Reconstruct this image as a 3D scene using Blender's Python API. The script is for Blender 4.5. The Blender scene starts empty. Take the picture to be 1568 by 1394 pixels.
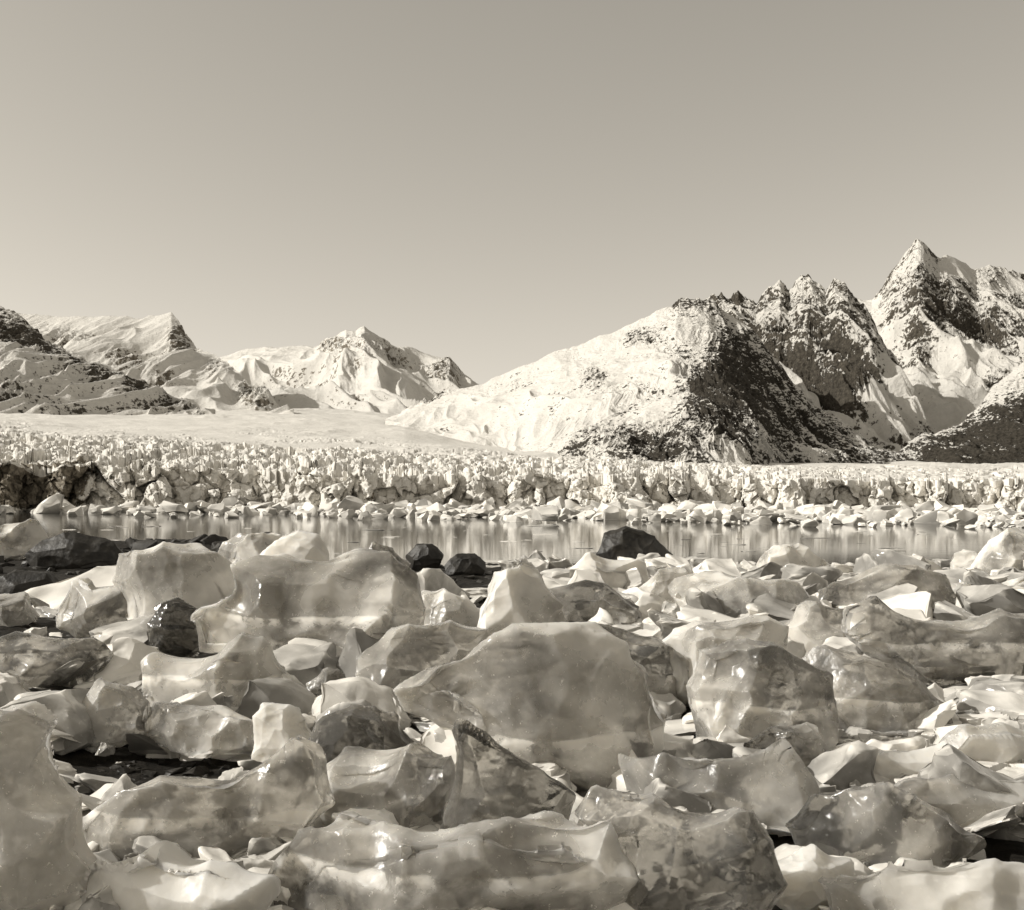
import bpy, bmesh, math, random
import numpy as np
from mathutils import Vector
random.seed(7); rng=np.random.default_rng(7)
F=1681.0; CX=784.0; HY=775.0; H=2.0      # camera projection constants (image pixel coordinates -> metres)
scene=bpy.context.scene
scene.view_settings.view_transform='Standard'; scene.view_settings.look='None'; scene.view_settings.exposure=0
def X(px,d): return (px-CX)/F*d
def Z(py,d): return H+(HY-py)/F*d
def D(py): return H*F/(py-HY)

# ---------------- noise
_p=rng.permutation(256); P=np.concatenate([_p,_p,_p]).astype(np.int64)
G=rng.normal(size=(256,3)); G/=np.linalg.norm(G,axis=1)[:,None]
def perlin(x,y,z):
    x,y,z=np.broadcast_arrays(x,y,z)
    xi=np.floor(x).astype(np.int64); yi=np.floor(y).astype(np.int64); zi=np.floor(z).astype(np.int64)
    xf=x-xi; yf=y-yi; zf=z-zi
    u=xf**3*(xf*(xf*6-15)+10); v=yf**3*(yf*(yf*6-15)+10); w=zf**3*(zf*(zf*6-15)+10)
    def g(a,b,c):
        h=P[P[P[(xi+a)&255]+((yi+b)&255)]+((zi+c)&255)]
        gg=G[h]; return gg[...,0]*(xf-a)+gg[...,1]*(yf-b)+gg[...,2]*(zf-c)
    def L(a,b,t): return a+(b-a)*t
    return L(L(L(g(0,0,0),g(1,0,0),u),L(g(0,1,0),g(1,1,0),u),v),L(L(g(0,0,1),g(1,0,1),u),L(g(0,1,1),g(1,1,1),u),v),w)*1.5
def fbm(x,y,z,o=4,r=0.5):
    s=0;a=1
    for i in range(o):
        s=s+a*perlin(x*2**i+17*i,y*2**i+5*i,z*2**i+9*i); a*=r
    return s
def ridged(x,y,z,o=4,r=0.5,o0=0):
    s=0;a=r**o0
    for i in range(o0,o):
        s=s+a*(1-2*np.abs(perlin(x*2**i+17*i,y*2**i+5*i,z*2**i+9*i))); a*=r
    return s
def worley(x,y,z,seed=0):
    x,y,z=np.broadcast_arrays(x,y,z)
    xi=np.floor(x).astype(np.int64); yi=np.floor(y).astype(np.int64); zi=np.floor(z).astype(np.int64)
    f1=np.full(x.shape,9.);f2=np.full(x.shape,9.);cid=np.zeros(x.shape)
    for a in(-1,0,1):
        for b in(-1,0,1):
            for c in(-1,0,1):
                h=P[P[P[(xi+a+seed)&255]+((yi+b)&255)]+((zi+c)&255)]
                dx=xi+a+0.5+0.45*G[h,0]*1.6-x; dy=yi+b+0.5+0.45*G[h,1]*1.6-y; dz=zi+c+0.5+0.45*G[h,2]*1.6-z
                dd=np.sqrt(dx*dx+dy*dy+dz*dz)
                n=dd<f1
                f2=np.where(n,f1,np.minimum(f2,dd)); cid=np.where(n,h/255.,cid); f1=np.where(n,dd,f1)
    return f1,f2,cid
def prof(pts,x):
    a=np.array(pts,float); return np.interp(x,a[:,0],a[:,1])
def sm(a,b,x):
    t=np.clip((x-a)/(b-a),0,1); return t*t*(3-2*t)

# ---------------- mesh helpers
def mesh_np(name,co,faces,mat,smooth=True,attrs=None,sharp=None):
    me=bpy.data.meshes.new(name)
    n=len(co); faces=np.asarray(faces,dtype=np.int32); k=faces.shape[1]; m=len(faces)
    me.vertices.add(n); me.vertices.foreach_set('co',np.ascontiguousarray(co,dtype=np.float32).ravel())
    me.loops.add(m*k); me.loops.foreach_set('vertex_index',faces.ravel())
    me.polygons.add(m); me.polygons.foreach_set('loop_start',np.arange(0,m*k,k,dtype=np.int32))
    me.polygons.foreach_set('loop_total',np.full(m,k,dtype=np.int32))
    me.polygons.foreach_set('use_smooth',np.full(m,smooth))
    me.update(calc_edges=True); me.validate()
    if sharp: me.set_sharp_from_angle(angle=math.radians(sharp))
    if attrs:
        for an,av in attrs.items():
            at=me.attributes.new(an,'FLOAT','POINT'); at.data.foreach_set('value',np.asarray(av,dtype=np.float32).ravel())
    me.materials.append(mat)
    ob=bpy.data.objects.new(name,me); scene.collection.objects.link(ob); return ob
def grid_faces(nr,nc):
    i=np.arange(nr*nc).reshape(nr,nc)
    return np.stack([i[:-1,:-1],i[:-1,1:],i[1:,1:],i[1:,:-1]],-1).reshape(-1,4)

# ---------------- materials
TINT=(1.0,0.965,0.895); BROWN=(1.0,0.88,0.70)
def mat_new(name):
    m=bpy.data.materials.new(name); m.use_nodes=True; nt=m.node_tree
    b=nt.nodes['Principled BSDF']; return m,nt,b
class N:
    def __init__(s,nt): s.nt=nt
    def n(s,t,**k):
        x=s.nt.nodes.new(t)
        for a,v in k.items(): setattr(x,a,v)
        return x
    def l(s,a,b): s.nt.links.new(a,b)
    def put(s,sock,v):
        if isinstance(v,(int,float)): sock.default_value=v
        else: s.l(v,sock)
    def math(s,op,a,b=0.0,c=None,clamp=False):
        x=s.n('ShaderNodeMath',operation=op); x.use_clamp=clamp
        s.put(x.inputs[0],a); s.put(x.inputs[1],b)
        if c is not None: s.put(x.inputs[2],c)
        return x.outputs[0]
    def noise(s,scale,detail=4,vec=None,rough=0.5,dist=0):
        x=s.n('ShaderNodeTexNoise'); x.inputs['Scale'].default_value=scale; x.inputs['Detail'].default_value=detail
        x.inputs['Roughness'].default_value=rough; x.inputs['Distortion'].default_value=dist
        if vec is not None: s.l(vec,x.inputs['Vector'])
        return x.outputs['Fac']
    def ramp(s,fac,pts,tint=TINT):
        x=s.n('ShaderNodeValToRGB'); e=x.color_ramp.elements
        while len(e)<len(pts): e.new(0.5)
        for el,(p,g) in zip(e,pts):
            el.position=p; el.color=(g*tint[0],g*tint[1],g*tint[2],1)
        s.l(fac,x.inputs[0]); return x.outputs[0]
    def mr(s,v,a,b,c=0.0,d=1.0):
        x=s.n('ShaderNodeMapRange'); x.interpolation_type='SMOOTHSTEP'; s.l(v,x.inputs[0])
        for i,q in enumerate((a,b,c,d)): x.inputs[i+1].default_value=q
        return x.outputs[0]

def snow_rock_material(name,fine,rockdark=0.022,rocklight=0.12,snow=0.72,slopek=1.0,bump=0.5,cut=0.5,stretch=(1,1,1)):
    m,nt,b=mat_new(name); q=N(nt)
    tc0=q.n('ShaderNodeTexCoord').outputs['Object']
    mp=q.n('ShaderNodeMapping'); mp.inputs['Scale'].default_value=stretch; q.l(tc0,mp.inputs[0]); tc=mp.outputs[0]
    at=q.n('ShaderNodeAttribute'); at.attribute_name='rock_shade'
    geo=q.n('ShaderNodeNewGeometry'); sep=q.n('ShaderNodeSeparateXYZ'); q.l(geo.outputs['Normal'],sep.inputs[0])
    steep=q.math('SUBTRACT',1.0,sep.outputs[2])
    n1=q.noise(1/fine,7,tc,0.72); n2=q.noise(0.2/fine,5,tc,0.6); n3=q.noise(1.4/fine,5,tc,0.7)
    s=q.math('MULTIPLY_ADD',q.math('SUBTRACT',n1,0.5),3.4,q.math('MULTIPLY',q.math('SUBTRACT',n2,0.5),1.8))
    s=q.math('ADD',s,at.outputs['Fac'])
    s=q.math('ADD',s,q.math('MULTIPLY',q.math('SUBTRACT',steep,0.3),slopek))
    fac=q.mr(s,cut-0.09,cut+0.09)
    rock_shade=q.ramp(n3,[(0.3,rockdark),(0.7,rocklight)],BROWN)
    sn=q.ramp(q.math('ADD',q.math('MULTIPLY',n2,0.6),q.math('MULTIPLY',n3,0.4)),[(0.35,snow*0.82),(0.65,snow)])
    mix=q.n('ShaderNodeMix',data_type='RGBA'); q.l(fac,mix.inputs[0]); q.l(sn,mix.inputs[6]); q.l(rock_shade,mix.inputs[7])
    q.l(mix.outputs[2],b.inputs['Base Color']); b.inputs['Roughness'].default_value=0.85; b.inputs['Specular IOR Level'].default_value=0.15
    bp=q.n('ShaderNodeBump'); q.l(q.mr(fac,0,1,bump*0.8,bump*1.5),bp.inputs['Strength']); bp.inputs['Distance'].default_value=fine*0.8
    q.l(n1,bp.inputs['Height']); q.l(bp.outputs[0],b.inputs['Normal'])
    return m

def ice_material(name,scale=1.0,sss=0.6,trans=0.9):
    m,nt,b=mat_new(name); q=N(nt)
    tco=q.n('ShaderNodeTexCoord').outputs['Object']
    oi=q.n('ShaderNodeObjectInfo'); sp=q.n('ShaderNodeSeparateColor'); q.l(oi.outputs['Color'],sp.inputs[0])
    va=q.n('ShaderNodeAttribute'); va.attribute_name='tone'
    mp=q.n('ShaderNodeVectorMath',operation='ADD'); q.l(tco,mp.inputs[0])
    rv=q.n('ShaderNodeCombineXYZ'); 
    for i in range(3): q.l(q.math('MULTIPLY',oi.outputs['Random'],31.0+i*9),rv.inputs[i])
    q.l(rv.outputs[0],mp.inputs[1]); tc=mp.outputs[0]
    big=q.noise(1.3/scale,2,tc,0.4,0.5); med=q.noise(5/scale,5,tc,0.6,0.4); fine=q.noise(30/scale,5,tc,0.7)
    sx=q.n('ShaderNodeSeparateXYZ'); q.l(tco,sx.inputs[0])
    zz=q.math('SUBTRACT',q.math('MULTIPLY',sp.outputs[1],2.0),sx.outputs[2])
    zz=q.math('ADD',zz,q.math('MULTIPLY',q.math('SUBTRACT',big,0.5),0.16))
    band=q.math('MULTIPLY',q.mr(zz,-0.012,0.012),q.mr(zz,0.01,0.12,1.0,0.1))
    band=q.math('MULTIPLY',band,q.mr(med,0.35,0.6))
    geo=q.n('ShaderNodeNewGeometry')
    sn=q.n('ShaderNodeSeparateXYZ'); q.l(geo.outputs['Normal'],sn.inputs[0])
    up=q.mr(sn.outputs[2],0.4,0.92)  # upward faces get a lighter colour, painting in light from above
    t=q.math('ADD',sp.outputs[0],va.outputs['Fac'])
    t=q.math('ADD',t,q.math('MULTIPLY',q.math('SUBTRACT',big,0.5),1.2))
    t=q.math('ADD',t,q.math('MULTIPLY',q.math('SUBTRACT',med,0.5),0.38))
    t=q.math('ADD',t,q.math('MULTIPLY',band,0.42))
    t=q.math('ADD',t,q.math('MULTIPLY',q.mr(fine,0.60,0.70),0.2))
    t0=t
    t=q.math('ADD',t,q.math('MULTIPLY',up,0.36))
    pt=q.mr(geo.outputs['Pointiness'],0.51,0.58,0.0,0.45)  # thin-edge glow painted into the colour along convex edges
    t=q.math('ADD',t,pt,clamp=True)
    col=q.ramp(t,[(0.0,0.24),(0.35,0.45),(0.65,0.68),(1.0,0.89)])
    q.l(col,b.inputs['Base Color'])
    b.inputs['IOR'].default_value=1.31
    q.l(q.mr(t0,0.1,0.9,0.09,0.38),b.inputs['Roughness'])
    b.inputs['Subsurface Weight'].default_value=sss; b.inputs['Subsurface Radius'].default_value=(0.5,0.48,0.44); b.inputs['Subsurface Scale'].default_value=0.4*scale
    if trans>0: q.l(q.mr(t0,0.12,1.0,trans,0.05),b.inputs['Transmission Weight'])
    bp=q.n('ShaderNodeBump'); bp.inputs['Strength'].default_value=0.28; bp.inputs['Distance'].default_value=0.02*scale
    q.l(q.math('ADD',med,q.math('MULTIPLY',fine,0.25)),bp.inputs['Height']); q.l(bp.outputs[0],b.inputs['Normal'])
    return m

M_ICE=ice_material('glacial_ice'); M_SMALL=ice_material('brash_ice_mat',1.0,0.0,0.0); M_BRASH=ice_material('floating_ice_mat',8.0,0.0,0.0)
M_MTN=snow_rock_material('snowy_rock',7.0,0.03,0.17,slopek=1.1,bump=1.0)
M_HILL=snow_rock_material('snowy_hillside',4.5,0.02,0.10,slopek=0.9,stretch=(1,.7,1.8),bump=.8)
M_FAR=snow_rock_material('far_snow',10.0,0.10,0.28,0.73,1.2,0.6)
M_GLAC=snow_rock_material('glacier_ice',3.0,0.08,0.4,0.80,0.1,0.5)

# ---------------- mountains
def mountain(name,sky,foot,dsky,dfoot,mat,nu,nt,relief,wl,rockfn,jag=3.0,curve=1.0,tilt=0.0,seed=0,hf=1.0):
    x0,x1=sky[0][0],sky[-1][0]
    u=np.linspace(x0,x1,nu)
    tb=np.linspace(0,1,nt); tback=np.linspace(1.02,1.6,12); t=np.concatenate([tb,tback])
    U,T=np.meshgrid(u,t)
    ps=prof(sky,U); pf=prof(foot,U); ds=prof(dsky,U); df=prof(dfoot,U)
    Tc=np.clip(T,0,1)
    py=pf+(ps-pf)*Tc**curve
    d=df+(ds-df)*T
    x=X(U,d); z=Z(py,d)
    over=np.clip(T-1,0,1)
    z=z-over*(ds-df)*0.9
    xs=x+tilt*(d-df.mean())
    w=fbm(xs/(wl*2)+seed,d/(wl*2.5),seed+0.3,3)*0.5
    lo=ridged(xs/wl+w+seed,d/(wl*2.2)+w,0*d+seed+.5,3,0.5)
    hi=ridged(xs/wl+w+seed,d/(wl*1.6)+w,0*d+seed+.5,7,0.54,3)
    rock_shade=rockfn(U,py,Tc,lo)
    env=sm(0,0.15,Tc)*(1-0.8*sm(0.65,1.0,Tc))
    rk=sm(-0.1,0.5,rock_shade)
    z=z+relief*((lo-0.75)*env+hi*hf*(0.10+rk*1.1)*sm(0,.1,Tc)*(1-0.7*sm(0.8,1,Tc)))
    jz=(ridged(x/(wl*0.6)+seed,d/150.,0.5+seed,4,0.5)-1.0)*jag*sm(0.7,1.0,Tc)*(1-over)*(0.3+rk)
    co=np.stack([x,d,z+jz],-1).reshape(-1,3)
    return mesh_np(name,co,grid_faces(len(t),nu),mat,True,{'rock_shade':rock_shade.ravel()})
def blob(U,V,cx,cy,rx,ry,a,rot=0.0):
    c,s=math.cos(rot),math.sin(rot); dx=U-cx; dy=V-cy
    p=(dx*c+dy*s)/rx; q=(-dx*s+dy*c)/ry
    return a*np.exp(-(p*p+q*q)**1.5)
def r_far(U,V,T,r):
    a=-0.08+0*U
    a+=blob(U,V,555,545,65,36,0.5)+blob(U,V,690,570,35,25,0.5)+blob(U,V,505,540,20,18,.4)
    return a+0.35*(0.75-r)
mountain('snow_peak',[(300,560),(340,548),(365,540),(385,534),(480,531),(500,522),(530,508),(545,512),(558,504),(580,518),(600,530),(625,534),(650,543),(688,549),(705,572),(730,592),(760,600),(800,600)],
 [(300,650),(800,655)],[(300,3200),(540,2900),(800,3100)],[(300,2100),(800,2100)],M_FAR,520,240,50,190,r_far,14,1.0,0.5,3,1.4)
def r_left2(U,V,T,r):
    a=-0.06+0*U
    a+=blob(U,V,280,515,24,32,0.6)+blob(U,V,345,560,40,20,0.4)+blob(U,V,395,605,30,25,0.8)+blob(U,V,170,550,130,22,0.45,0.4)
    return a+0.35*(0.7-r)
mountain('snow_mountain',[(-150,470),(0,478),(30,483),(130,487),(215,487),(240,484),(262,481),(285,510),(300,528),(322,543),(350,560),(380,585),(410,605),(432,630),(450,645)],
 [(-150,655),(450,655)],[(-150,2400),(262,2200),(450,1650)],[(-150,1700),(450,1600)],M_FAR,520,250,30,140,r_left2,5,1.0,-0.4,11,1.4)
def r_left1(U,V,T,r):
    a=0.24+0*U
    a+=blob(U,V,10,500,80,22,0.5,0.5)+blob(U,V,80,540,60,14,0.4,0.55)+blob(U,V,200,590,90,12,0.5,0.35)+blob(U,V,0,610,60,12,0.4,0.3)-blob(U,V,100,600,60,20,.3,.4)
    return a+0.35*(0.7-r)
mountain('rocky_spur',[(-150,440),(-60,455),(0,471),(25,484),(60,512),(100,540),(140,553),(185,570),(220,590),(260,606),(300,622),(330,640)],
 [(-150,660),(330,655)],[(-150,1900),(330,1560)],[(-150,1350),(330,1500)],M_MTN,450,240,22,80,r_left1,6,1.0,-0.6,21,1.0)
def r_peak(U,V,T,r):
    a=0.44+0*U
    a+=blob(U,V,1410,430,40,70,0.1)-blob(U,V,1460,412,26,14,1.2,0.3)-blob(U,V,1430,610,110,55,0.9,0.7)-blob(U,V,1540,445,30,16,0.3)-blob(U,V,1330,466,15,10,1.2)-blob(U,V,1540,560,50,22,.7)
    return a+0.5*(0.75-r)
mountain('rocky_peak',[(1260,480),(1310,460),(1335,460),(1350,448),(1360,432),(1368,416),(1380,404),(1390,392),(1398,380),(1406,374),(1414,378),(1424,388),(1436,397),(1450,394),(1475,406),(1495,420),(1515,412),(1535,416),(1568,420),(1640,440),(1760,430)],
 [(1260,715),(1760,715)],[(1260,2300),(1410,2150),(1760,2300)],[(1260,1500),(1760,1350)],M_MTN,720,440,46,100,r_peak,9,1.0,0.35,31,1.2)
def r_wood(U,V,T,r):
    a=0.5+0*U
    a-=blob(U,V,1520,560,60,25,0.7,-0.2)
    a+=0.6*sm(-20,15,V-(720-(U-1380)*0.45))
    return a+0.3*(0.7-r)
mountain('wooded_slope',[(1370,712),(1395,690),(1430,672),(1475,650),(1520,600),(1568,555),(1640,540),(1760,500)],
 [(1370,728),(1760,728)],[(1370,1150),(1760,1350)],[(1370,1080),(1760,950)],M_HILL,400,240,18,80,r_wood,5,1.0,0.3,41)
def r_crag(U,V,T,r):
    a=0.52+0*U
    a-=blob(U,V,1290,650,130,24,0.8,0.5)
    a-=blob(U,V,1395,615,55,45,1.0,0.8)
    a+=blob(U,V,1310,600,50,18,0.5)
    return a+0.55*(0.75-r)
mountain('craggy_ridge',[(1040,500),(1090,460),(1105,448),(1130,443),(1150,456),(1158,462),(1170,446),(1195,438),(1207,452),(1220,436),(1240,428),(1255,440),(1264,452),(1278,436),(1298,444),(1315,470),(1340,500),(1362,540),(1385,575),(1400,600),(1420,660),(1440,700)],
 [(1040,725),(1440,725)],[(1040,1600),(1240,1550),(1440,1350)],[(1040,1150),(1440,1150)],M_MTN,720,440,42,72,r_crag,9,1.0,0.5,51,1.0)
def r_hill(U,V,T,r):
    a=0.02+0.15*sm(800,930,U)
    edge=prof([(440,1080),(500,1095),(560,1090),(600,1060),(640,1050),(660,1060),(690,1130),(720,1150)],V)
    a=a+0.45*sm(-25,25,U-edge)*sm(495,520,V)
    a+=blob(U,V,1105,605,60,60,0.5)
    a+=blob(U,V,1045,690,85,34,0.5)+blob(U,V,930,690,80,30,0.42)+blob(U,V,975,525,38,14,0.5,-0.3)+blob(U,V,910,590,24,16,0.5)+blob(U,V,1070,462,60,10,0.45)
    a+=blob(U,V,660,612,40,7,0.6,-0.3)
    a-=blob(U,V,770,660,110,40,0.2)
    a-=blob(U,V,1260,700,90,12,0.3)
    return a+0.3*(0.75-r)
mountain('snowy_hill',[(590,645),(620,628),(690,602),(740,589),(800,562),(850,540),(900,524),(950,508),(1000,482),(1035,463),(1060,461),(1085,462),(1110,478),(1135,497),(1160,520),(1185,552),(1210,588),(1250,625),(1300,655),(1345,685),(1390,718)],
 [(590,665),(640,678),(700,700),(850,722),(900,730),(1390,730)],[(590,1500),(850,1350),(1035,1250),(1135,1230),(1210,1200),(1390,1150)],[(590,1380),(850,900),(950,780),(1050,740),(1140,760),(1200,900),(1390,1060)],M_HILL,1100,520,12,70,r_hill,6,1.05,0.3,61,1.6)

# ---------------- glacier
nu=1400; u=np.linspace(-160,1730,nu)
nf=80; ntp=360
top_py=prof([(-160,708),(150,710),(300,717),(600,730),(900,733),(1200,737),(1730,743)],u)
brk=prof([(-160,654),(0,660),(300,681),(700,698),(850,705),(1150,717),(1730,720)],u)
far_py=prof([(-160,624),(450,624),(620,636),(850,698),(1730,706)],u)
df=prof([(-160,400),(300,400),(784,400),(1730,380)],u)
xx=X(u,400.)
rows=[];rk=[]
ztop=Z(top_py,df)+2.6*fbm(xx/20.,0*xx,0*xx+3,3)*2
for i in range(nf):
    s=i/(nf-1); z=-1+s*(ztop+1)
    a1,a2,ac=worley(xx/6.5+0.3*s+.2*fbm(xx/3,z/3,0*xx,2),z/9.0+.2*fbm(xx/4,z/3,0*xx+5,2),0*xx+1.5)
    b1,b2,bc=worley(xx/15.0+.2*fbm(xx/9,z/9,0*xx,2),z/26.0,0*xx+7.5,3)
    c1,c2,cc=worley(xx/2.4,z/3.2,0*xx+2.5,7)
    off=8*(bc-.5)*2+3.4*(ac-.5)*2+1.3*(cc-.5)*2+1.5*np.exp(-(a2-a1)*7)+3*np.exp(-(b2-b1)*9)+1.5*fbm(xx/3.,z/4.,0*z,4)
    y=df+off+s*6+9*fbm(xx/40.,0*xx,0*xx,2)
    rows.append(np.stack([xx*y/400.,y,z],-1)); 
    rk.append(-0.75+0.3*np.exp(-(a2-a1)*14)*(ac>.5)+0.5*np.exp(-(b2-b1)*10)+1.6*np.exp(-(((u-50)/105)**4))*sm(0.03,0.2,s)*(1-sm(.92,1,s))+1.0*np.exp(-(((u-590)/45)**2+((s-.45)/.3)**2)) )  # mask darkens cracks; shadow at the cliff's left end is painted in with it
ylast=rows[-1][:,1]
for i in range(1,ntp+1):
    s=i/ntp; sa=min(s/0.6,1.0); sb=max((s-0.6)/0.4,0.0)
    if s<0.6: pa=top_py+(brk-top_py)*sa; d=ylast+(700-ylast)*sa**1.3
    else: pa=brk+(far_py-brk)*sb; d=0*u+700+1200*sb**1.5
    x=X(u,d); z=Z(pa,d)
    wx=.3*fbm(x/6,d/9,0*x,2)
    a1,a2,ac=worley(x/10.5+wx,d/14.+wx,0*x+.5); b1,b2,bc=worley(x/4.6+wx,d/6.,0*x+2.5,9)
    amp=(1-sm(0.42,0.74,s+0.14*fbm(x/60.,d/60.,0*x,2)))
    amp=amp*np.where(u>1100,1-0.6*sm(1100,1250,u),1)
    ram=0.35+0.65*sm(0,.05,s)
    up2=3.0*fbm(x/110.,d/160.,0*x,4)+ 1.6*ridged(x/60.,d/30.,0*x+3,4)*sm(.05,.5,fbm(x/150,d/200,0*x+8,2)+.2)
    z=z+amp*ram*(2.9*(ac-.5)*2+1.2*(bc-.5)*2-1.6*np.exp(-(a2-a1)*8)+1.4*fbm(x/4.,d/4.,0*x,4)+2.0*fbm(x/30.,d/30.,0*x+4,2))+ (1-amp.clip(0,1))*up2
    rows.append(np.stack([x,d+0*x,z],-1)); rk.append(-0.55+amp*(0.35*np.exp(-(a2-a1)*10)+.2*np.exp(-(b2-b1)*10)) + 1.2*np.exp(-(((u-60)/95)**4))*(1-sm(0.0,0.1,s)))  # cracks darkened; painted left-end shadow carried just over the cliff top
co=np.array(rows).reshape(-1,3)
mesh_np('glacier',co,grid_faces(nf+ntp,nu),M_GLAC,True,{'rock_shade':np.array(rk).ravel()},sharp=50)

# ---------------- ice chunk library (fractured polyhedra)
def chunk(seed,ncut=9,cuts=2,rough=0.03,wamp=.30):
    r=np.random.default_rng(seed); pts=[Vector(p) for p in (np.array([[a,b,c] for a in(-1,1) for b in(-1,1) for c in(-1,1)])*r.uniform(.6,1.1,(8,3)))]
    bm=bmesh.new()
    for p in pts: bm.verts.new(p)
    bmesh.ops.convex_hull(bm,input=bm.verts)
    for k in range(ncut):
        n=Vector(r.normal(size=3)).normalized(); h=r.uniform(.45,.9)
        bmesh.ops.bisect_plane(bm,geom=bm.verts[:]+bm.edges[:]+bm.faces[:],plane_co=n*h,plane_no=n,clear_outer=True)
        vs=[v.co.copy() for v in bm.verts]; bm.clear()
        for p in vs: bm.verts.new(p)
        bmesh.ops.remove_doubles(bm,verts=bm.verts,dist=.02)
        o=bmesh.ops.convex_hull(bm,input=bm.verts)
        bmesh.ops.delete(bm,geom=[e for e in set(o['geom_interior']+o['geom_unused']) if isinstance(e,bmesh.types.BMVert)],context='VERTS')
    bmesh.ops.dissolve_limit(bm,angle_limit=math.radians(4),verts=bm.verts,edges=bm.edges)
    bmesh.ops.bevel(bm,geom=bm.edges[:],offset=.03,segments=1,affect='EDGES',clamp_overlap=True)
    bmesh.ops.triangulate(bm,faces=bm.faces)
    for _ in range(cuts):
        es=[e for e in bm.edges if e.calc_length()>.20]
        bmesh.ops.subdivide_edges(bm,edges=es,cuts=1,use_grid_fill=True)
        bmesh.ops.triangulate(bm,faces=bm.faces)
    bmesh.ops.recalc_face_normals(bm,faces=bm.faces); bm.normal_update()
    p=np.array([list(v.co) for v in bm.verts]); no=np.array([list(v.normal) for v in bm.verts])
    bm.verts.index_update(); f=np.array([[a.index for a in q.verts] for q in bm.faces]); bm.free()
    w1,w2,_=worley(p[:,0]*1.2+seed,p[:,1]*1.2,p[:,2]*1.2)
    ds=wamp*(w1**2-.35)+rough*2*fbm(p[:,0]*2+seed,p[:,1]*2,p[:,2]*2,4)
    return p+no*ds[:,None],f
def scatter(name,items,lib,mat,sharp=34):
    cs=[];fs=[];ts=[];o=0
    for (x,y,z,sx,sy,sz,rot,ti,ix,tone) in items:
        v,f=lib[ix%len(lib)]
        p=v*np.array([sx,sy,sz]); c,s=math.cos(ti),math.sin(ti)
        p=np.stack([p[:,0]*c-p[:,2]*s,p[:,1],p[:,0]*s+p[:,2]*c],-1)
        c,s=math.cos(rot),math.sin(rot)
        p=np.stack([p[:,0]*c-p[:,1]*s,p[:,0]*s+p[:,1]*c,p[:,2]],-1)+np.array([x,y,z])
        cs.append(p);fs.append(f+o);ts.append(np.full(len(p),tone)); o+=len(p)
    return mesh_np(name,np.concatenate(cs),np.concatenate(fs),mat,True,{'tone':np.concatenate(ts)},sharp=sharp)
libS=[chunk(i+100,8,1) for i in range(18)]; libM=[chunk(i+300,8,3,0.03,.30) for i in range(24)]; libR=[chunk(i+700,10,2,.05,.1) for i in range(8)]

items=[]
for i in range(1900):
    px=rng.uniform(-150,1720); sl=(px-784)/784*10
    py=787+sl+rng.normal()*4.6; py=min(max(py,782.5),798+sl)
    d=D(py)*rng.uniform(0.97,1.03); s=min(rng.lognormal(math.log(0.0048),0.5),.011)*d
    items.append((X(px,d),d,-0.05+s*rng.uniform(0,.6),s*rng.uniform(.8,1.8),s*rng.uniform(.7,1.2),s*rng.uniform(.4,1.1),rng.uniform(0,6.28),rng.uniform(-.5,.5),int(rng.integers(99)),rng.uniform(-.25,.25)))
o=scatter('floating_ice',items,libS,M_BRASH); o.color=(0.52,0,0,1)
items=[]
for i in range(170):
    px=rng.uniform(-150,1720); py=rng.uniform(800,862)
    d=D(py); s=rng.lognormal(math.log(0.0022),0.6)*d
    items.append((X(px,d),d,-0.2,s*2.4,s,s*rng.uniform(.06,.25),rng.uniform(-.3,.3),0,int(rng.integers(99)),rng.uniform(-.6,.1)))
o=scatter('ice_floe',items,libS,M_BRASH); o.color=(0.5,0,0,1)

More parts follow.
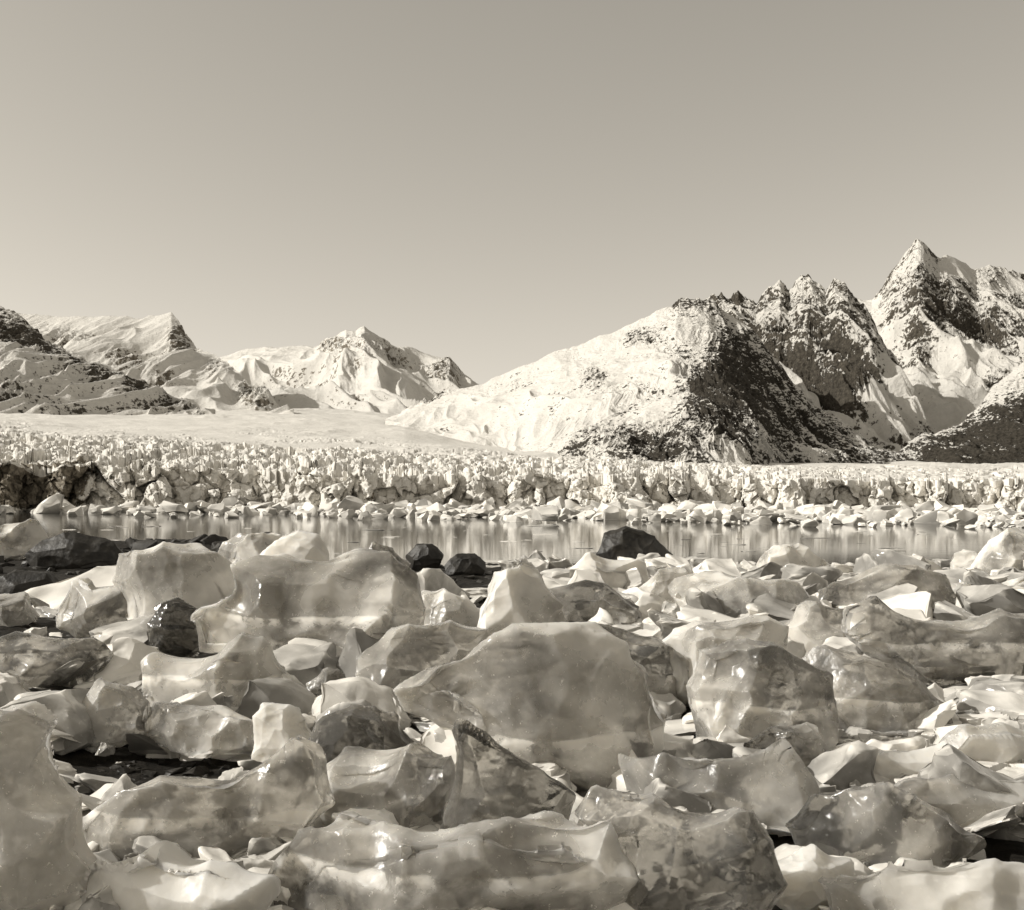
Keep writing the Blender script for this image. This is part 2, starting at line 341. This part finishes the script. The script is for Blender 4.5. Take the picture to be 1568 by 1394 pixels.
# ---------------- hero ice blocks
def hero(name,out,base_py,tone,thick=0.8,band=0.0,mat=None,amp=1.0,ncuts=4):
    seed=hero.k; hero.k+=1
    r=np.random.default_rng(seed)
    d0=D(base_py); o=np.array(out,float)
    wpx=o[:,0].max()-o[:,0].min(); hpx=o[:,1].max()-o[:,1].min()
    Dp=thick*min(wpx,hpx*1.6)/F*d0
    dm=d0+Dp*0.3
    xs=X(o[:,0],dm); zs=Z(o[:,1],dm); cx=xs.mean()
    P2=[];n=len(xs)
    for i in range(n):
        for k in range(4):
            t=k/4; P2.append((xs[i]*(1-t)+xs[(i+1)%n]*t-cx,zs[i]*(1-t)+zs[(i+1)%n]*t))
    P2=np.array(P2); c=P2.mean(0); c[1]=P2[:,1].min()+(np.ptp(P2[:,1]))*0.4
    P2=c+(P2-c)*1.04
    ys=[-0.5,-0.42,-0.12,0.12,0.38,0.5]; sc=[0.74,0.90,1.0,1.0,0.85,0.6]
    sl=r.uniform(-.4,.4)*amp; rings=[]
    for y,s in zip(ys,sc):
        j=r.normal(size=2)*0.04*np.ptp(P2[:,0]) if s<1 else np.zeros(2)
        q=c+(P2-c)*s+j
        if s<1: q[:,1]=np.where(P2[:,1]<c[1],P2[:,1],q[:,1])
        yy=y*Dp+ (q[:,1]-c[1])*0.3*(1 if y<0 else -0.2)+q[:,0]*sl
        rings.append(np.stack([q[:,0],yy,q[:,1]],-1))
    m=len(P2); bm=bmesh.new(); vs=[[bm.verts.new(p) for p in rg] for rg in rings]
    for a in range(len(rings)-1):
        for i in range(m):
            bm.faces.new((vs[a][i],vs[a][(i+1)%m],vs[a+1][(i+1)%m],vs[a+1][i]))
    for rg,fl in ((vs[0],True),(vs[-1],False)):
        cc=bm.verts.new(np.mean([list(v.co) for v in rg],axis=0))
        for i in range(m):
            bm.faces.new((rg[(i+1)%m],rg[i],cc) if fl else (rg[i],rg[(i+1)%m],cc))
    bmesh.ops.recalc_face_normals(bm,faces=bm.faces)
    me=bpy.data.meshes.new('tmp'); bm.to_mesh(me); bm.free()
    ob=bpy.data.objects.new('tmp',me); scene.collection.objects.link(ob)
    size=max(np.ptp(P2[:,0]),np.ptp(P2[:,1]))
    md=ob.modifiers.new('r','REMESH'); md.mode='VOXEL'; md.voxel_size=size/110
    md=ob.modifiers.new('s','SMOOTH'); md.factor=0.5; md.iterations=2
    dg=bpy.context.evaluated_depsgraph_get(); ev=ob.evaluated_get(dg); em=ev.to_mesh()
    nv=len(em.vertices); co=np.zeros(nv*3,np.float32); em.vertices.foreach_get('co',co); co=co.reshape(-1,3).astype(float)
    no=np.zeros(nv*3,np.float32); em.vertices.foreach_get('normal',no); no=no.reshape(-1,3).astype(float)
    fa=np.array([list(p.vertices) for p in em.polygons if len(p.vertices)==4]); ev.to_mesh_clear()
    bpy.data.objects.remove(ob); bpy.data.meshes.remove(me)
    s=size
    cen=co.mean(0)
    def cuts(co,num,lo,hi,mn):
        for k in range(num):
            nn=r.normal(size=3)*np.array([.7,1,.6]); nn[1]=-abs(nn[1])-0.25; nn/=np.linalg.norm(nn)
            if abs(nn[1])<mn: continue
            hh=(co-cen)@nn; h=np.quantile(hh,r.uniform(lo,hi))
            ex=np.clip(hh-h,0,None); co=co-nn*(ex*0.97)[:,None]
        return co
    co=cuts(co,9,.80,.95,.6)
    f=1/(s*0.36)
    wp=.22*fbm(co[:,0]*2/s,co[:,1]*2/s,co[:,2]*2/s+seed,2)
    w1,w2,_=worley(co[:,0]*f+seed+wp,co[:,1]*f+wp,co[:,2]*f*1.1)
    w3,w4,_=worley(co[:,0]*f*2.6+seed+wp,co[:,1]*f*2.6,co[:,2]*f*2.6+wp,3)
    ds=0.19*amp*s*(w1**2-0.30)*(0.45+0.55*sm(-.3,.3,perlin(co[:,0]/s*2,co[:,1]/s*2,co[:,2]/s*2+seed)))+0.032*s*(w3**2-0.3)*sm(-.1,.3,perlin(co[:,0]/s*3,co[:,1]/s*3,co[:,2]/s*3+seed+7))
    co=co+no*ds[:,None]
    co=cuts(co,ncuts,.90,.98,.5)
    lay=perlin(co[:,2]*18/s+0.6*perlin(co[:,0]*2/s,co[:,1]*2/s,0*co[:,0]),0*co[:,0]+seed,co[:,0]*1.0/s)
    ds=0.003*s*lay+0.004*s*fbm(co[:,0]*7/s+seed,co[:,1]*7/s,co[:,2]*7/s,4,0.55)
    co=co+no*ds[:,None]
    zb=Z(band,d0) if band else 0.0
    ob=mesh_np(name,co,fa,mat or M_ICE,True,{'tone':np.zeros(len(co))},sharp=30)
    ob.location=(cx,dm,0); ob.color=(tone,zb/2.0,0,1)
    return ob
hero.k=1
I='ice_block'
B=[
([(182,900),(180,850),(210,842),(300,840),(340,860),(370,885),(398,930),(400,990),(240,990),(190,950)],990,.58,.7,0),
([(305,1000),(300,955),(345,938),(385,920),(390,885),(420,878),(502,878),(545,872),(625,888),(655,930),(640,970),(590,1000),(570,1050),(520,1055),(480,1030),(380,1010)],1050,.45,.7,945),
([(386,960),(388,880),(402,850),(428,824),(455,814),(485,822),(502,850),(508,890),(500,960)],1030,.75,.9,0),
([(235,930),(270,918),(305,940),(300,985),(290,1012),(235,1005)],1012,.02,.8,0),
([(80,940),(105,900),(122,883),(142,905),(180,903),(205,890),(232,905),(238,940),(230,975),(160,985),(90,960)],985,.45,.7,0),
([(-20,918),(35,908),(50,945),(40,960),(-20,960)],960,.4,.7,0),
([(-60,985),(0,980),(60,976),(140,980),(168,1005),(130,1040),(60,1062),(-60,1060)],1060,.3,.6,1000),
([(208,1060),(225,1020),(330,1005),(345,988),(400,980),(430,1005),(465,1020),(475,1060),(450,1095),(330,1095),(230,1090)],1095,.5,.6,1040),
([(120,1090),(145,1040),(190,1060),(215,1085),(218,1130),(150,1145),(120,1130)],1145,.5,.8,0),
([(-60,1110),(0,1097),(35,1092),(70,1115),(62,1150),(80,1190),(100,1235),(112,1300),(132,1340),(135,1420),(60,1450),(-60,1450)],1440,.5,.6,0),
([(205,1115),(260,1080),(330,1082),(400,1098),(398,1145),(300,1152),(215,1145)],1152,.5,.6,0),
([(388,1120),(400,1085),(440,1083),(475,1100),(482,1150),(468,1192),(410,1190),(388,1160)],1192,.85,.8,0),
([(468,1160),(490,1102),(540,1090),(600,1120),(630,1155),(620,1200),(540,1210),(480,1205)],1208,.3,.7,0),
([(568,995),(600,960),(680,953),(745,970),(745,1010),(700,1040),(640,1060),(635,1110),(585,1112),(570,1040)],1110,.38,.7,0),
([(690,1020),(740,980),(735,935),(758,880),(802,858),(832,885),(852,940),(892,995),(880,1040),(780,1050),(700,1040)],1045,.6,.55,0),
([(615,1058),(655,1032),(700,1022),(735,1000),(790,992),(860,990),(945,1006),(960,1028),(992,1040),(1008,1070),(1032,1100),(1010,1145),(965,1170),(930,1215),(800,1215),(715,1175),(700,1115),(630,1085)],1210,.42,.45,1126),
([(850,905),(880,893),(930,898),(978,930),(970,965),(900,975),(850,960)],975,.25,.8,0),
([(878,968),(960,958),(1010,982),(1040,1000),(1052,1060),(1062,1095),(1010,1100),(940,1090),(890,1040)],1098,.2,.6,0),
([(1000,998),(1060,960),(1150,943),(1212,960),(1218,995),(1180,1030),(1130,1060),(1080,1100),(1035,1060)],1095,.6,.6,0),
([(1076,1000),(1120,988),(1200,998),(1262,1025),(1277,1070),(1272,1130),(1240,1165),(1090,1165),(1070,1070)],1162,.40,.65,1083),
([(1140,1140),(1190,1112),(1257,1120),(1252,1180),(1220,1200),(1150,1185)],1200,.45,.8,0),
([(1235,1040),(1270,1008),(1330,1008),(1400,1040),(1478,1085),(1460,1115),(1350,1130),(1270,1125),(1240,1080)],1128,.36,.55,1072),
([(1305,938),(1400,950),(1500,955),(1650,948),(1650,1050),(1500,1060),(1430,1055),(1350,1010)],1060,.30,.5,985),
([(1200,960),(1240,930),(1310,940),(1330,1000),(1250,1020),(1210,1000)],1020,.45,.8,0),
([(1035,900),(1070,880),(1200,893),(1262,905),(1265,950),(1150,965),(1050,955)],965,.55,.7,0),
([(1258,905),(1340,878),(1440,880),(1455,950),(1380,960),(1270,955)],960,.35,.7,0),
([(980,900),(1010,875),(1060,882),(1062,930),(1000,950),(975,930)],950,.55,.8,0),
([(682,1255),(697,1190),(703,1112),(716,1118),(760,1150),(830,1182),(885,1228),(870,1275),(760,1300),(690,1300)],1310,.10,.30,0),
([(440,1270),(478,1195),(540,1162),(620,1150),(692,1150),(700,1200),(680,1250),(640,1290),(480,1290)],1285,.38,.6,0),
([(512,1255),(535,1240),(580,1243),(606,1262),(595,1292),(540,1296)],1315,.98,.8,0),
([(95,1250),(200,1205),(300,1195),(400,1188),(478,1182),(468,1240),(440,1310),(380,1335),(200,1335),(110,1310)],1330,.35,.5,1250),
([(925,1240),(980,1227),(1040,1243),(1120,1258),(1165,1290),(1195,1350),(1200,1430),(1050,1450),(930,1430),(925,1330)],1440,.26,.55,0),
([(405,1350),(470,1300),(560,1288),(700,1278),(860,1262),(930,1253),(955,1330),(950,1430),(700,1450),(410,1440)],1440,.45,.45,1330),
([(60,1400),(130,1350),(200,1330),(240,1300),(290,1320),(370,1313),(412,1345),(418,1440),(60,1450)],1440,.68,.6,0),
([(940,1175),(1040,1163),(1100,1173),(1220,1188),(1302,1222),(1280,1262),(1050,1265),(950,1240)],1262,.5,.6,0),
([(1205,1280),(1250,1230),(1350,1223),(1440,1248),(1488,1285),(1450,1330),(1260,1332)],1330,.38,.6,0),
([(1355,1225),(1400,1195),(1500,1190),(1650,1200),(1650,1270),(1480,1275),(1400,1262)],1272,.55,.5,0),
([(1245,1370),(1290,1330),(1400,1312),(1500,1320),(1650,1330),(1650,1440),(1270,1440)],1440,.7,.4,0),
([(1180,1330),(1230,1305),(1300,1318),(1310,1380),(1230,1400),(1185,1380)],1395,.5,.7,0),
([(1250,1170),(1300,1135),(1420,1150),(1500,1160),(1480,1200),(1330,1215),(1260,1205)],1212,.7,.5,0),
([(1390,1130),(1460,1108),(1560,1120),(1650,1130),(1650,1180),(1480,1185)],1185,.7,.5,0),
([(640,905),(680,900),(735,940),(750,975),(690,985),(640,960)],985,.6,.7,0),
([(860,870),(900,855),(985,865),(1000,900),(960,915),(870,905)],915,.7,.8,0),
([(470,1050),(500,1022),(530,1030),(535,1062),(480,1080)],1080,.45,.8,0),
([(335,845),(365,816),(435,822),(437,850),(400,875),(350,870)],875,.65,.8,0),
([(548,860),(575,832),(598,840),(625,865),(620,890),(560,890)],890,.4,.8,0),
([(-20,830),(10,803),(50,800),(62,825),(60,850),(-20,858)],858,.6,.8,0),
([(1505,870),(1530,832),(1570,826),(1640,830),(1640,890),(1520,895)],895,.6,.8,0),
([(1170,870),(1195,835),(1225,832),(1262,862),(1260,890),(1180,892)],892,.65,.8,0),
([(1440,905),(1490,890),(1560,905),(1640,900),(1640,945),(1470,945)],945,.55,.7,0),
([(1455,860),(1478,842),(1505,852),(1510,880),(1460,885)],885,.6,.8,0),
]
for i,(o,bp,tn,th,bd) in enumerate(B): hero(I,o,bp,tn+.03,th,bd,amp=0.3 if i in(2,27) else 1.0,ncuts=1 if i==15 else 4)

# ---------------- rocks
m,nt,b=mat_new('wet_dark_rock'); q=N(nt); tc=q.n('ShaderNodeTexCoord').outputs['Object']
n1=q.noise(3,6,tc,.6); q.l(q.ramp(n1,[(.35,.010),(.7,.04)],BROWN),b.inputs['Base Color']); b.inputs['Roughness'].default_value=.55
bp=q.n('ShaderNodeBump'); bp.inputs['Strength'].default_value=.6; bp.inputs['Distance'].default_value=.08; q.l(n1,bp.inputs['Height']); q.l(bp.outputs[0],b.inputs['Normal'])
M_ROCK=m
for o,bp_ in [([(45,850),(65,826),(110,818),(155,827),(185,850),(175,872),(55,872)],870),([(318,855),(338,836),(357,850),(352,868),(322,868)],868),
  ([(622,852),(638,834),(662,834),(678,850),(670,874),(628,874)],874),([(682,866),(698,850),(727,850),(745,864),(738,880),(686,880)],880),
  ([(912,850),(928,819),(955,807),(985,815),(1014,836),(1030,853),(1005,866),(920,866)],866),([(180,905),(220,885),(262,890),(280,915),(200,925)],925),
  ([(-30,900),(20,872),(70,880),(95,905),(60,915),(-30,915)],915)]:
    hero('boulder',o,bp_,0,.8,0,mat=M_ROCK,amp=.5)
# wet gaps in the stranded ice: where tide and melt have opened it to the shingle
def gapf(px,py,e=np.exp):
    g=1.0*e(-(((px-60)/340)**4+((py-918)/66)**4))+1.0*e(-(((px-700)/85)**4+((py-905)/48)**4))+.95*e(-(((px-40)/180)**4+((py-960)/52)**4))
    g=g+.97*e(-(((px-230)/190)**4+((py-1195)/46)**4))+.85*e(-(((px-30)/130)**4+((py-1090)/36)**4))+.8*e(-(((px-1050)/55)**4+((py-1145)/38)**4))
    d=H*F/(py-HY); x=(px-CX)/F*d
    g=g+.9*sm(.28,.42,fbm(np.asarray(x/1.1),np.asarray(d/1.6),np.asarray(0*x+4.4),2))
    return g
items=[]
for i in range(2600):
    a=rng.random()
    if a<.36: px=rng.uniform(-150,410); py=rng.uniform(828,990)
    elif a<.44: px=rng.uniform(630,770); py=rng.uniform(868,940)
    elif a<.6: px=rng.uniform(-60,420); py=rng.uniform(1055,1225)
    else:
        px=rng.uniform(-100,1700); py=rng.uniform(900,1420)
        if gapf(px,py)<.4: continue
    d=D(py); s=min(rng.lognormal(math.log(6),.6),22)/F*d
    items.append((X(px,d),d,-.12+s*.2,s*rng.uniform(1,1.8),s,s*rng.uniform(.5,.9),rng.uniform(0,6.28),rng.uniform(-.3,.3),int(rng.integers(99)),0))
scatter('beach_rocks',items,libR,M_ROCK)

# ---------------- small ice rubble
items=[]
for i in range(3700):
    px=rng.uniform(-150,1720); py=rng.uniform(872,1440) if rng.random()<.72 else rng.uniform(866,990)
    if rng.random()<min(gapf(px,py),1)*0.96: continue
    if py<905 and px<790: continue
    mx_=70 if py>930 else 22+(py-866)*.5
    d=D(py); s=min(max(rng.lognormal(math.log(26),0.55),9),mx_)/F*d*0.9
    if rng.random()<.55: flat=rng.uniform(.12,.3); ti=rng.uniform(-.6,.6)
    else: flat=rng.uniform(.4,.95); ti=rng.uniform(-.5,.5)
    items.append((X(px,d),d,s*flat*.3+rng.uniform(0,.06),s*rng.uniform(.9,1.9),s*rng.uniform(.7,1.2),s*flat,rng.uniform(0,6.28),ti,int(rng.integers(99)),rng.uniform(-.5,.35)))
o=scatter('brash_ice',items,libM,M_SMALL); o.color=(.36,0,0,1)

# ---------------- ice bed + ground + water
nu=640; u=np.linspace(-260,1830,nu); pys=np.concatenate([np.linspace(862,1000,180),np.linspace(1001,1560,460)])
U,V=np.meshgrid(u,pys); d=D(V); x=X(U,d)
gap=gapf(U,V).clip(0,1)
wx=.3*fbm(x,d,0*x,2)
a1,a2,ac=worley(x/0.7+wx,d/0.7+wx,0*x+.5); b1,b2,bc=worley(x/.28+wx,d/.28,0*x+5.5,4)
z=0.02+0.18*(ac-.4)-0.16*np.exp(-(a2-a1)*12)+.07*(bc-.5)+0.06*fbm(x/.7,d/.7,0*x,5)-0.6*gap-0.5*(D(862)-d<1.0)
mesh_np('ice_sheet',np.stack([x,d,z],-1).reshape(-1,3),grid_faces(len(pys),nu),M_SMALL,True,{'tone':(0.4*(ac-.5)-.5*np.exp(-(a2-a1)*10)).ravel()},sharp=40).color=(.30,0,0,1)

ds=np.concatenate([np.linspace(-12,3,12),np.linspace(3.2,30,260),np.linspace(30.3,90,200),np.geomspace(92,9000,60)])
us=np.linspace(-1,1,420)
DD,UU=np.meshgrid(ds,us,indexing='ij'); wid=np.maximum(np.abs(DD)*0.8,12); x=UU*wid
shore=38+28*sm(-8,-20,x)+3*fbm(x/6,DD/6,0*x,3)
w1,w2,_=worley(x/.45,DD/.45,0*x+.5)
z=-0.13+0.09*fbm(x/2,DD/2,0*x,4)+0.12*(0.5-w1)*(DD<75)-np.clip(DD-shore,-3,60)*0.035
m,nt,b=mat_new('wet_shingle'); q=N(nt); tc=q.n('ShaderNodeTexCoord').outputs['Object']
n1=q.noise(6,6,tc,.7); q.l(q.ramp(n1,[(.35,.006),(.72,.04)],BROWN),b.inputs['Base Color']); b.inputs['Roughness'].default_value=.7; b.inputs['Specular IOR Level'].default_value=.15
bp=q.n('ShaderNodeBump'); bp.inputs['Strength'].default_value=.8; bp.inputs['Distance'].default_value=.05; q.l(n1,bp.inputs['Height']); q.l(bp.outputs[0],b.inputs['Normal'])
mesh_np('ground',np.stack([x,DD,z],-1).reshape(-1,3),grid_faces(len(ds),len(us)),m,True)

m,nt,b=mat_new('still_water'); q=N(nt); tc=q.n('ShaderNodeTexCoord').outputs['Object']
b.inputs['Base Color'].default_value=(.03,.028,.023,1); b.inputs['Roughness'].default_value=.06; b.inputs['IOR'].default_value=1.33
n1=q.noise(.8,4,tc,.55); n2=q.noise(.05,3,tc)
bp=q.n('ShaderNodeBump'); bp.inputs['Distance'].default_value=.02; q.l(q.mr(n2,.4,.65,.05,.35),bp.inputs['Strength']); q.l(n1,bp.inputs['Height']); q.l(bp.outputs[0],b.inputs['Normal'])
mesh_np('water',np.array([(-6000,-12,-.2),(6000,-12,-.2),(6000,9000,-.2),(-6000,9000,-.2)]),[[0,1,2,3]],m,False)

# ---------------- light
EL=math.radians(31); AZ=math.radians(-95)   # sun to the left
sd=Vector((math.sin(AZ)*math.cos(EL),math.cos(AZ)*math.cos(EL),math.sin(EL)))
L=bpy.data.lights.new('sun','SUN'); L.energy=4.1; L.angle=math.radians(.5); L.color=(1,.965,.9)
lo=bpy.data.objects.new('sun',L); lo.rotation_euler=sd.to_track_quat('Z','Y').to_euler(); scene.collection.objects.link(lo)
w=bpy.data.worlds.new('World'); scene.world=w; w.use_nodes=True; nt=w.node_tree; q=N(nt)
sk=q.n('ShaderNodeTexSky'); sk.sky_type='NISHITA'; sk.sun_disc=False; sk.sun_elevation=EL; sk.sun_rotation=AZ
bw=q.n('ShaderNodeRGBToBW'); q.l(sk.outputs[0],bw.inputs[0])
pw=q.math('MULTIPLY',q.math('POWER',bw.outputs[0],0.85),1.15)
mx=q.n('ShaderNodeVectorMath',operation='SCALE'); mx.inputs[0].default_value=(1.35,1.25,1.08); q.l(pw,mx.inputs['Scale'])
bg=nt.nodes['Background']; q.l(mx.outputs[0],bg.inputs[0]); bg.inputs[1].default_value=.14

cam=bpy.data.cameras.new('camera'); co_=bpy.data.objects.new('camera',cam); scene.collection.objects.link(co_)
co_.location=(0,0,H); co_.rotation_euler=(math.radians(90),0,0)
cam.sensor_width=36; cam.lens=36*F/1568; cam.shift_y=(HY-697)/1568; cam.clip_end=20000; cam.clip_start=.1
scene.camera=co_
